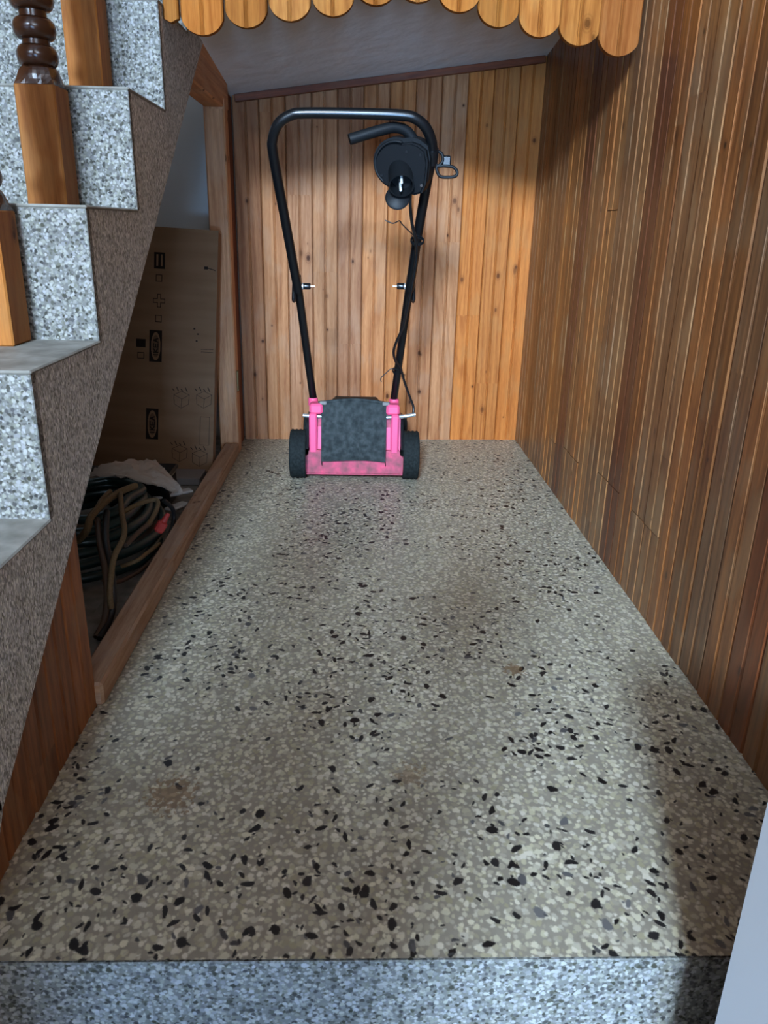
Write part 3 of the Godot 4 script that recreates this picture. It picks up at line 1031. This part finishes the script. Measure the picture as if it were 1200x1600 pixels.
	outline.append_array([Vector2(0.004, -0.052), Vector2(0.030, -0.056), Vector2(0.047, -0.050), Vector2(0.054, -0.030), Vector2(0.056, 0.010), Vector2(0.050, 0.034), Vector2(0.034, 0.044), Vector2(0.018, 0.048)])
	var rim := []
	for q: Vector2 in outline:
		rim.append(q * 0.93)
	var shell := []
	for q: Vector2 in outline:
		shell.append(q * 1.07 + Vector2(-0.003, 0.005))
	var hs := obj("switch_housing", prism(shell, xfh * Vector3(0, 0, -0.030), face.x, face.y, face.z * 0.034), M.grip, t)
	obj("housing_front", prism(outline, xfh * Vector3(0, 0, 0.003), face.x, face.y, face.z * 0.015), M.black_matt, hs)
	obj("housing_cover", prism(rim, xfh * Vector3(0, 0, 0.018), face.x, face.y, face.z * 0.006), M.black_matt, hs)
	var rimpath := []
	for q in range(0, 20, 2):
		rimpath.append(xfh * Vector3(outline[q].x * 0.97, outline[q].y * 0.97 + 0.004, 0.022))
	tube_obj("rim_bead", rimpath, 0.003, M.grip, hs, 4, 8)
	for q in [Vector2(-0.044, -0.020), Vector2(0.046, -0.034), Vector2(0.040, 0.026), Vector2(0.010, 0.030)]:
		obj("screw", lathe([[0.0, 0.0], [0.003, 0.0], [0.003, 0.002], [0.0, 0.002]], 10, Transform3D(face * Basis(Vector3.RIGHT, PI / 2), xfh * Vector3(q.x, q.y, 0.024))).commit(), M.chrome if q.y < -0.03 else M.black, hs)
	# plug socket: a hooded collar opening downward toward the user, two pins inside
	var sd := (Vector3(0.02, -0.62, 0.78)).normalized()
	var sb := Basis(sd.cross(Vector3.RIGHT).normalized().cross(sd).normalized(), sd, sd.cross(Vector3.RIGHT).normalized() * -1.0)
	sb = sb.orthonormalized()
	var xs := Transform3D(sb, xfh * Vector3(-0.006, -0.010, 0.010))
	obj("plug_collar", lathe([[0.027, -0.012], [0.0265, 0.040], [0.0275, 0.052], [0.0245, 0.052], [0.0235, 0.014], [0.0, 0.014]], 28, xs).commit(), M.grip, hs)
	var lid := lathe([[0.0, 0.0], [0.026, 0.0], [0.027, 0.003], [0.024, 0.006], [0.0, 0.007]], 24, Transform3D(Basis(Vector3.RIGHT, 1.15), xfh * Vector3(-0.006, -0.064, 0.028)))
	obj("plug_lid", lid.commit(), M.grip, hs)
	for q in [Vector2(-0.001, 0.009), Vector2(0.000, -0.009)]:
		obj("plug_pin", lathe([[0.0, 0.010], [0.0028, 0.010], [0.0028, 0.056], [0.0, 0.059]], 12, Transform3D(sb, xs * Vector3(q.x, 0, q.y))).commit(), M.pin, hs)
	# dead-man lever
	var lv := []
	for q in [[652, 240, -1.835], [646, 219, -1.830], [634, 204, -1.824], [616, 199, -1.818], [596, 203, -1.812], [572, 210, -1.806], [546, 218, -1.800]]:
		lv.append(L.call(at_z(q[0], q[1], q[2])))
	tube_obj("switch_lever", lv, 0.0112, M.grip, t, 8, 16)
	# cable hook at the right of the tube
	var hook := []
	for q in [[676, 243], [681, 236], [690, 240], [692, 250], [688, 257], [682, 262], [687, 275], [700, 277], [712, 275], [714, 268], [708, 261], [694, 259], [684, 259], [678, 252], [676, 243]]:
		hook.append(L.call(at_z(q[0], q[1], -1.845)))
	tube_obj("cable_hook", hook, 0.0034, M.grip, t, 5, 8)
	obj("hook_block", box_mesh(L.call(at_z(697, 252, -1.855)), Vector3(0.020, 0.022, 0.022), 0.003), M.black, t)
	obj("hook_clamp", lathe([[0.0125, -0.016], [0.0155, -0.016], [0.0155, 0.016], [0.0125, 0.016]], 18, Transform3D(Basis(Vector3.RIGHT, 0.58), L.call(Vector3(0.149, 0.848, -1.842)))).commit(), M.black, t)
	# mains lead from the switch down to the motor, with two ties
	var cb := []
	for q in [[642, 290, -1.82], [641, 320, -1.84], [644, 350, -1.87], [649, 372, -1.895], [651, 400, -1.93], [645, 440, -1.96], [637, 480, -2.00], [629, 512, -2.04], [619, 535, -2.06], [615, 550, -2.09], [618, 564, -2.13], [626, 576, -2.165], [633, 600, -2.19], [641, 622, -2.205], [646, 636, -2.21], [645, 648, -2.205]]:
		cb.append(L.call(at_z(q[0], q[1], q[2])))
	tube_obj("mains_lead", cb, 0.0036, M.black, t, 6, 8)
	for q in [[[653, 374, -1.915], [640, 362, -1.88], [628, 350, -1.87], [624, 345, -1.865], [614, 349, -1.86], [602, 344, -1.86]], [[622, 578, -2.155], [612, 576, -2.15], [603, 583, -2.15], [595, 591, -2.15], [596, 597, -2.15]]]:
		var tp := []
		for p in q:
			tp.append(L.call(at_z(p[0], p[1], p[2])))
		tube_obj("cable_tie", tp, 0.0014, M.black, t, 4, 6)
	for q in [[at_z(652, 376, -1.925), 0.0165], [at_z(621, 579, -2.19), 0.0145]]:
		obj("tie_band", lathe([[q[1] - 0.003, -0.003], [q[1], -0.003], [q[1], 0.003], [q[1] - 0.003, 0.003]], 18, Transform3D(Basis(Vector3.RIGHT, 0.57), L.call(q[0]))).commit(), M.grip, t)

# ------------------------------------------------------------------ under the stair
func build_storage() -> void:
	# flat carton leaning on the rear wall
	var foot := Vector3(-0.436, 0.004, -2.225)
	var lean := Vector3(0.030, 0.690, -0.135)
	var up := lean.normalized()
	var nrm := Vector3.RIGHT.cross(up).normalized()
	var rt := up.cross(nrm).normalized()
	var W := 0.46
	var Hh := 0.690
	var c := thing("flat_carton", "tall flat brown cardboard carton with black printed marks leaning inside the storage opening", "cardboard box", foot)
	var st := new_st()
	var q := [-rt * W, Vector3.ZERO, up * Hh, up * Hh - rt * W]
	var uvs := [Vector2(0, 1), Vector2(1, 1), Vector2(1, 0), Vector2(0, 0)]
	for k in [0, 2, 1, 0, 3, 2]:
		st.set_uv(uvs[k])
		st.add_vertex(q[k] + nrm * 0.001)
	obj("printed_face", mesh_of(st), M.carton, c)
	var bs := new_st()
	bevel_box(bs, (q[0] + q[2]) * 0.5 - nrm * 0.0225, Vector3(W, Hh, 0.045), 0.002, Basis(rt, up, nrm))
	obj("carton_body", mesh_of(bs), M.carton_plain, c)
	# white sheet thrown over the heap
	var sh := new_st()
	var cn := [at_h(140, 742, 0.13), at_h(285, 757, 0.10), at_h(243, 719, 0.12), at_h(155, 728, 0.15)]
	var nz := FastNoiseLite.new()
	nz.seed = 4
	nz.frequency = 9.0
	var N := 18
	var pt := func(i: int, j: int, dn: float) -> Vector3:
		var u := float(i) / N
		var v := float(j) / N
		var p: Vector3 = cn[0].lerp(cn[1], u).lerp(cn[3].lerp(cn[2], u), v)
		p.y += 0.009 * sin(u * PI) + 0.012 * nz.get_noise_2d(u * 0.5, v * 0.3) - 0.020 * pow(1.0 - v, 4.0) * u - dn
		return p
	for i in N:
		for j in N:
			poly(sh, [pt.call(i, j, 0.0), pt.call(i + 1, j, 0.0), pt.call(i + 1, j + 1, 0.0)], pt.call(i, j, 0.3))
			poly(sh, [pt.call(i, j, 0.0), pt.call(i + 1, j + 1, 0.0), pt.call(i, j + 1, 0.0)], pt.call(i, j, 0.3))
			poly(sh, [pt.call(i, j, 0.003), pt.call(i + 1, j, 0.003), pt.call(i + 1, j + 1, 0.003)], pt.call(i, j, -0.3))
			poly(sh, [pt.call(i, j, 0.003), pt.call(i + 1, j + 1, 0.003), pt.call(i, j + 1, 0.003)], pt.call(i, j, -0.3))
	sh.index()
	tag(obj("white_sheet", mesh_of(sh), M.cloth), "creased off-white sheet lying over the heap of cables", "sheet")
	# a crate that carries the sheet
	var cr := thing("storage_crate", "low dark crate under the off-white sheet behind the coiled hose", "crate", Vector3(-0.570, 0, -1.962))
	obj("crate_body", box_mesh(Vector3(0, 0.040, 0), Vector3(0.16, 0.080, 0.10), 0.006), M.black, cr)
	obj("crate_lid", box_mesh(Vector3(0, 0.086, 0), Vector3(0.17, 0.012, 0.11), 0.004), M.grip, cr)
	# green hose in loose coils
	rng.seed = 77
	var hp := []
	for k in 66:
		var a := TAU * k / 12.0
		var ring := floorf(k / 12.0)
		var rr := 0.155 - 0.012 * ring + rng.randf_range(-0.008, 0.008)
		hp.append(Vector3(-0.60 + rr * 0.95 * cos(a), 0.014 + 0.019 * (k / 12.0) + rng.randf_range(0, 0.006), -1.66 + rr * 1.5 * sin(a)))
	tag(tube_obj("garden_hose", hp, 0.0105, M.hose, self, 4, 10), "dark green garden hose lying in loose coils behind the sill", "hose")
	# loose cables and cords: pixel paths at an assumed height above the storage floor
	var runs := [
		["electric_cable", "tan rope-like cord hanging straight down over the green hose", M.cord_tan, 0.0055, [[188, 770, 0.15], [190, 800, 0.15], [194, 835, 0.145], [199, 870, 0.13], [203, 905, 0.10], [204, 930, 0.075], [199, 950, 0.05]]],
		["electric_cable", "thick pale tan cable curving out from under the white sheet", M.cord_tan, 0.0075, [[122, 845, 0.10], [136, 828, 0.13], [142, 808, 0.145], [160, 788, 0.15], [185, 770, 0.15], [212, 759, 0.145]]],
		["electric_cable", "short pale cable end beside the thick tan cable", M.cord_tan, 0.0055, [[138, 812, 0.135], [150, 796, 0.15], [160, 780, 0.155], [172, 768, 0.155]]],
		["electric_cable", "brown cable arching over the right end of the hose coils", M.cord_tan, 0.0050, [[192, 800, 0.12], [215, 788, 0.125], [240, 781, 0.125], [256, 786, 0.12], [262, 798, 0.11], [256, 812, 0.105], [250, 822, 0.105]]],
		["electric_cable", "brown cable running from the red connector across the hose", M.cord_brown, 0.0050, [[256, 817, 0.10], [240, 832, 0.115], [218, 844, 0.12], [196, 852, 0.12]]],
		["electric_cable", "tan cable lying low in front of the hose coils", M.cord_tan, 0.0045, [[262, 850, 0.03], [240, 864, 0.05], [214, 876, 0.06], [190, 885, 0.05]]],
		["electric_cable", "dark brown cable bending down in front of the coils", M.cord_brown, 0.0060, [[152, 812, 0.13], [156, 850, 0.13], [164, 890, 0.11], [167, 930, 0.07], [163, 968, 0.03], [150, 996, 0.012]]],
		["electric_cable", "black cable beside the dark brown one at the front", M.cord_black, 0.0065, [[167, 800, 0.13], [165, 840, 0.135], [172, 885, 0.11], [177, 925, 0.07], [173, 962, 0.03], [156, 998, 0.012]]],
		["electric_cable", "thin brown cable loop sagging onto the storage floor", M.cord_brown, 0.0045, [[250, 862, 0.012], [228, 884, 0.02], [205, 900, 0.03], [180, 910, 0.05], [160, 905, 0.06]]],
		["electric_cable", "dark cable curling round the right side of the coils", M.cord_black, 0.0055, [[256, 782, 0.09], [272, 796, 0.06], [278, 815, 0.03], [268, 840, 0.012], [250, 860, 0.010]]],
	]
	for r in runs:
		var pts := []
		for p in r[4]:
			var w := at_h(p[0], p[1], p[2])
			w.x = minf(w.x, -0.440)
			pts.append(w)
		tag(tube_obj(r[0], pts, r[3], r[2], self, 6, 9), r[1], "cable", "cables heaped under the stair")
	# red connector on the brown cable
	var rc := thing("cable_connector", "red plastic plug connector among the cables", "connector", at_h(251, 823, 0.11))
	var rb := Basis(Vector3.UP, 0.5) * Basis(Vector3.FORWARD, 0.6)
	obj("plug_body", box_mesh(Vector3.ZERO, Vector3(0.020, 0.026, 0.016), 0.004, Vector3.UP, Vector2.ZERO, rb), M.red, rc)
	obj("strain_relief", lathe([[0.0, 0.0], [0.007, 0.0], [0.004, 0.020], [0.0, 0.020]], 12, Transform3D(rb, rb * Vector3(0, 0.012, 0))).commit(), M.red, rc)
	# pale plastic strips and a grey board beside the sill
	var strips := [[[238, 778, 0.03], [318, 766, 0.03]], [[262, 797, 0.02], [310, 786, 0.02]]]
	var k2 := 0
	for s in strips:
		var a := at_h(s[0][0], s[0][1], s[0][2])
		var b := at_h(s[1][0], s[1][1], s[1][2])
		a.x = minf(a.x, -0.445)
		b.x = minf(b.x, -0.445)
		var ax := (b - a).normalized()
		var bsz := Basis(ax, Vector3.UP, ax.cross(Vector3.UP).normalized())
		var o := obj("plastic_strip", box_mesh((a + b) * 0.5, Vector3(a.distance_to(b), 0.008, 0.028), 0.003, Vector3.RIGHT, Vector2.ZERO, bsz), M.slat)
		tag(o, ["pale plastic strip lying nearer the leaning carton", "pale plastic strip lying nearer the coiled hose"][k2], "strip", "plastic strips beside the sill")
		k2 += 1
	tag(obj("grey_board", box_mesh(Vector3(-0.500, 0.011, -2.150), Vector3(0.10, 0.022, 0.09), 0.002), M.greyboard), "small flat grey board on the floor before the carton", "board")

# ------------------------------------------------------------------ the photographer, whose shadow lies on the landing
func bone_net(bones: Array, cell: float, blend: float, tint: Callable) -> ArrayMesh:
	var lo := Vector3.ONE * 1e9
	var hi := -lo
	for b in bones:
		var rm: float = maxf(b[2], b[3]) + cell * 3.0
		for p: Vector3 in [b[0], b[1]]:
			lo = lo.min(p - Vector3.ONE * rm)
			hi = hi.max(p + Vector3.ONE * rm)
	var n := Vector3i(((hi - lo) / cell).ceil()) + Vector3i.ONE
	var sy := n.x
	var sz := n.x * n.y
	var d := PackedFloat32Array()
	d.resize(sz * n.z)
	d.fill(1.0)
	for b in bones:
		var p0: Vector3 = b[0]
		var ab: Vector3 = b[1] - p0
		var ll := maxf(ab.length_squared(), 1e-9)
		var ra: float = b[2]
		var dr: float = b[3] - ra
		var rm: float = maxf(b[2], b[3]) + blend + cell * 2.0
		var i0 := Vector3i(((p0.min(b[1]) - Vector3.ONE * rm - lo) / cell).floor()).clamp(Vector3i.ZERO, n - Vector3i.ONE)
		var i1 := Vector3i(((p0.max(b[1]) + Vector3.ONE * rm - lo) / cell).ceil()).clamp(Vector3i.ZERO, n - Vector3i.ONE)
		for z in range(i0.z, i1.z + 1):
			for y in range(i0.y, i1.y + 1):
				for x in range(i0.x, i1.x + 1):
					var q := lo + Vector3(x, y, z) * cell - p0
					var t := clampf(q.dot(ab) / ll, 0.0, 1.0)
					var v := (q - ab * t).length() - ra - dr * t
					var i := z * sz + y * sy + x
					var w := d[i]
					var h := maxf(blend - absf(v - w), 0.0) / blend
					d[i] = minf(v, w) - h * h * blend * 0.25
	var st := SurfaceTool.new()
	st.begin(Mesh.PRIMITIVE_TRIANGLES)
	st.set_smooth_group(0)
	var vid := {}
	for z in n.z - 1:
		for y in n.y - 1:
			for x in n.x - 1:
				var i := z * sz + y * sy + x
				var inside := d[i] < 0.0
				var mixed := false
				for k in range(1, 8):
					if (d[i + (k & 1) + ((k >> 1) & 1) * sy + (k >> 2) * sz] < 0.0) != inside:
						mixed = true
						break
				if not mixed:
					continue
				var sum := Vector3.ZERO
				var cnt := 0
				for e in 12:
					var ax := e / 4
					var c0 := [((e & 1) if ax != 0 else 0), ((e & 1) if ax == 0 else (((e >> 1) & 1) if ax == 2 else 0)), (((e >> 1) & 1) if ax != 2 else 0)]
					var ia: int = i + c0[0] + c0[1] * sy + c0[2] * sz
					var ib: int = ia + [1, sy, sz][ax]
					if (d[ia] < 0.0) != (d[ib] < 0.0):
						var p := Vector3(c0[0], c0[1], c0[2])
						p[ax] += d[ia] / (d[ia] - d[ib])
						sum += p
						cnt += 1
				vid[i] = lo + (Vector3(x, y, z) + sum / maxi(cnt, 1)) * cell
	for i: int in vid:
		for ax in 3:
			var st1: int = [1, sy, sz][ax]
			var u: int = [sy, sz, 1][ax]
			var w: int = [sz, 1, sy][ax]
			if (d[i] < 0.0) != (d[i + st1] < 0.0) and vid.has(i - u) and vid.has(i - w) and vid.has(i - u - w):
				var q := [vid[i], vid[i - u], vid[i - u - w], vid[i - w]]
				if d[i] < 0.0:
					q.reverse()
				for k in [0, 1, 2, 0, 2, 3]:
					st.set_color(tint.call(q[k]))
					st.add_vertex(q[k])
	st.index()
	st.generate_normals()
	return st.commit()

func build_person() -> void:
	var o := Vector3(-0.36, -0.748, 0.48)
	var t := thing("person", "person in dark clothes standing on the hall floor holding a phone", "person", o)
	var B := []
	var cap := func(a: Vector3, b: Vector3, ra: float, rb: float) -> void:
		B.append([a, b, ra, rb])
	var head := Vector3(0.03, 1.635, -0.03)
	cap.call(Vector3(0, 0.98, 0), Vector3(0, 1.14, 0), 0.135, 0.125)
	cap.call(Vector3(-0.06, 1.14, 0), Vector3(-0.09, 1.36, 0.0), 0.10, 0.105)
	cap.call(Vector3(0.06, 1.14, 0), Vector3(0.09, 1.36, 0.0), 0.10, 0.105)
	cap.call(Vector3(-0.16, 1.41, 0), Vector3(0.16, 1.41, 0), 0.062, 0.062)
	cap.call(Vector3(0, 1.42, 0.0), head + Vector3(-0.01, -0.08, 0.02), 0.056, 0.054)
	cap.call(head + Vector3(0, 0.02, 0.015), head + Vector3(0, 0.045, -0.005), 0.086, 0.090)
	cap.call(head + Vector3(0, -0.05, -0.03), head + Vector3(0, -0.085, -0.045), 0.058, 0.040)
	cap.call(head + Vector3(0, 0.00, -0.095), head + Vector3(0, -0.025, -0.105), 0.010, 0.016)
	for s in [-1.0, 1.0]:
		cap.call(head + Vector3(s * 0.086, 0.012, 0.012), head + Vector3(s * 0.086, -0.02, 0.006), 0.017, 0.012)
		cap.call(Vector3(s * 0.085, 0.93, 0), Vector3(s * 0.10, 0.48, -0.015), 0.092, 0.060)
		cap.call(Vector3(s * 0.10, 0.48, -0.015), Vector3(s * 0.105, 0.09, 0.03), 0.060, 0.040)
		cap.call(Vector3(s * 0.105, 0.045, 0.045), Vector3(s * 0.125, 0.035, -0.15), 0.042, 0.034)
	# right arm raised with the phone, left arm bent to steady it
	cap.call(Vector3(0.175, 1.40, 0), Vector3(0.215, 1.14, -0.06), 0.055, 0.044)
	cap.call(Vector3(0.215, 1.14, -0.06), Vector3(0.385, 1.375, -0.385), 0.044, 0.029)
	cap.call(Vector3(-0.175, 1.40, 0), Vector3(-0.19, 1.13, -0.09), 0.055, 0.044)
	cap.call(Vector3(-0.19, 1.13, -0.09), Vector3(0.24, 1.37, -0.390), 0.044, 0.029)
	var skin := Color(0.50, 0.30, 0.20)
	var shirt := Color(0.035, 0.04, 0.055)
	var jeans := Color(0.05, 0.065, 0.10)
	var tint := func(p: Vector3) -> Color:
		if p.y < 0.085: return Color(0.03, 0.03, 0.03)
		if p.y < 0.97: return jeans
		if p.y > 1.475: return skin
		return skin if p.z < -0.365 else shirt
	var pm := mat(Color.WHITE, 0.8, null, 0.3)
	pm.vertex_color_use_as_albedo = true
	obj("body", bone_net(B, 0.015, 0.03, tint), pm, t)
	obj("hair", bone_net([[head + Vector3(0, 0.055, 0.025), head + Vector3(0, 0.02, 0.055), 0.093, 0.075]], 0.012, 0.01, func(_p: Vector3) -> Color: return Color(0.02, 0.014, 0.01)), pm, t)
	for s in [-1.0, 1.0]:
		var wr := Vector3(0.385, 1.375, -0.385) if s > 0 else Vector3(0.24, 1.37, -0.390)
		var F := []
		var ph := Vector3(0.36, 1.448, -0.466)
		var grip: Vector3 = ph + Vector3(s * 0.046, -0.02, 0.028)
		F.append([wr, grip + Vector3(s * 0.004, -0.018, 0.012), 0.026, 0.022])
		F.append([grip + Vector3(s * 0.004, -0.018, 0.012), grip + Vector3(s * 0.002, 0.020, 0.008), 0.018, 0.016])
		for k in 4:
			var y := -0.030 + k * 0.021
			var l: float = [0.82, 0.95, 1.0, 0.92][k]
			var a := grip + Vector3(s * 0.010, y + 0.008, 0.0)
			var b := a + Vector3(s * 0.008, 0.004, -0.022 * l)
			var c := b + Vector3(-s * 0.018 * l, 0.003, -0.012)
			F.append([grip + Vector3(0, y * 0.6, 0.008), a, 0.010, 0.0095])
			F.append([a, b, 0.0095, 0.0088])
			F.append([b, c, 0.0086, 0.0076])
		F.append([grip + Vector3(0, -0.020, 0.016), grip + Vector3(-s * 0.014, 0.004, 0.020), 0.012, 0.010])
		F.append([grip + Vector3(-s * 0.014, 0.004, 0.020), grip + Vector3(-s * 0.030, 0.026, 0.012), 0.010, 0.0085])
		obj("hand", bone_net(F, 0.005, 0.006, func(_p: Vector3) -> Color: return skin), pm, t)
	var phone := thing("phone", "black phone held upright in the hands of the person", "phone", o + Vector3(0.36, 1.448, -0.466))
	obj("phone_body", box_mesh(Vector3(0, -0.055, 0.012), Vector3(0.074, 0.155, 0.008), 0.003), M.black, phone)
	obj("screen", box_mesh(Vector3(0, -0.055, 0.0163), Vector3(0.068, 0.147, 0.0006), 0.0002), M.tube, phone)

# ------------------------------------------------------------------
func _ready() -> void:
	cam = Camera3D.new()
	cam.name = "camera"
	add_child(cam)
	cam.position = CAM_POS
	cam.rotation_degrees = CAM_ROT
	cam.fov = rad_to_deg(2.0 * atan(800.0 / FOCAL))
	cam.near = 0.02
	cam.current = true

	var we := WorldEnvironment.new()
	we.name = "world_environment"
	var env := Environment.new()
	var sky := Sky.new()
	var sm := ProceduralSkyMaterial.new()
	sm.sky_top_color = Color(0.55, 0.68, 0.90)
	sm.sky_horizon_color = Color(0.75, 0.82, 0.92)
	sm.ground_bottom_color = Color(0.35, 0.34, 0.32)
	sm.ground_horizon_color = Color(0.60, 0.62, 0.62)
	sm.sky_energy_multiplier = 1.0
	sky.sky_material = sm
	env.background_mode = Environment.BG_SKY
	env.sky = sky
	env.tonemap_mode = Environment.TONE_MAPPER_LINEAR
	env.tonemap_exposure = EXPOSURE
	env.sdfgi_enabled = true
	env.ssao_enabled = true
	env.ssil_enabled = true
	we.environment = env
	add_child(we)

	# daylight through the high window and the glazed door behind the viewer
	for q in [["window_daylight", Vector3(-0.80, 2.90, 4.97), Vector2(0.70, 0.75), Color(0.76, 0.88, 1.0), 112.0], ["door_daylight", Vector3(0.26, 0.00, 4.97), Vector2(0.44, 1.30), Color(0.58, 0.78, 1.0), 31.0]]:
		var l := AreaLight3D.new()
		l.name = q[0]
		l.area_size = q[2]
		l.light_color = q[3]
		l.light_energy = q[4]
		l.shadow_enabled = true
		l.area_range = 12.0
		l.area_attenuation = 2.0
		add_child(l)
		l.position = q[1]

	make_materials()
	build_shell()
	build_entrance()
	build_stair()
	build_frame()
	build_valance()
	build_balusters()
	build_mower()
	build_storage()
	build_person()
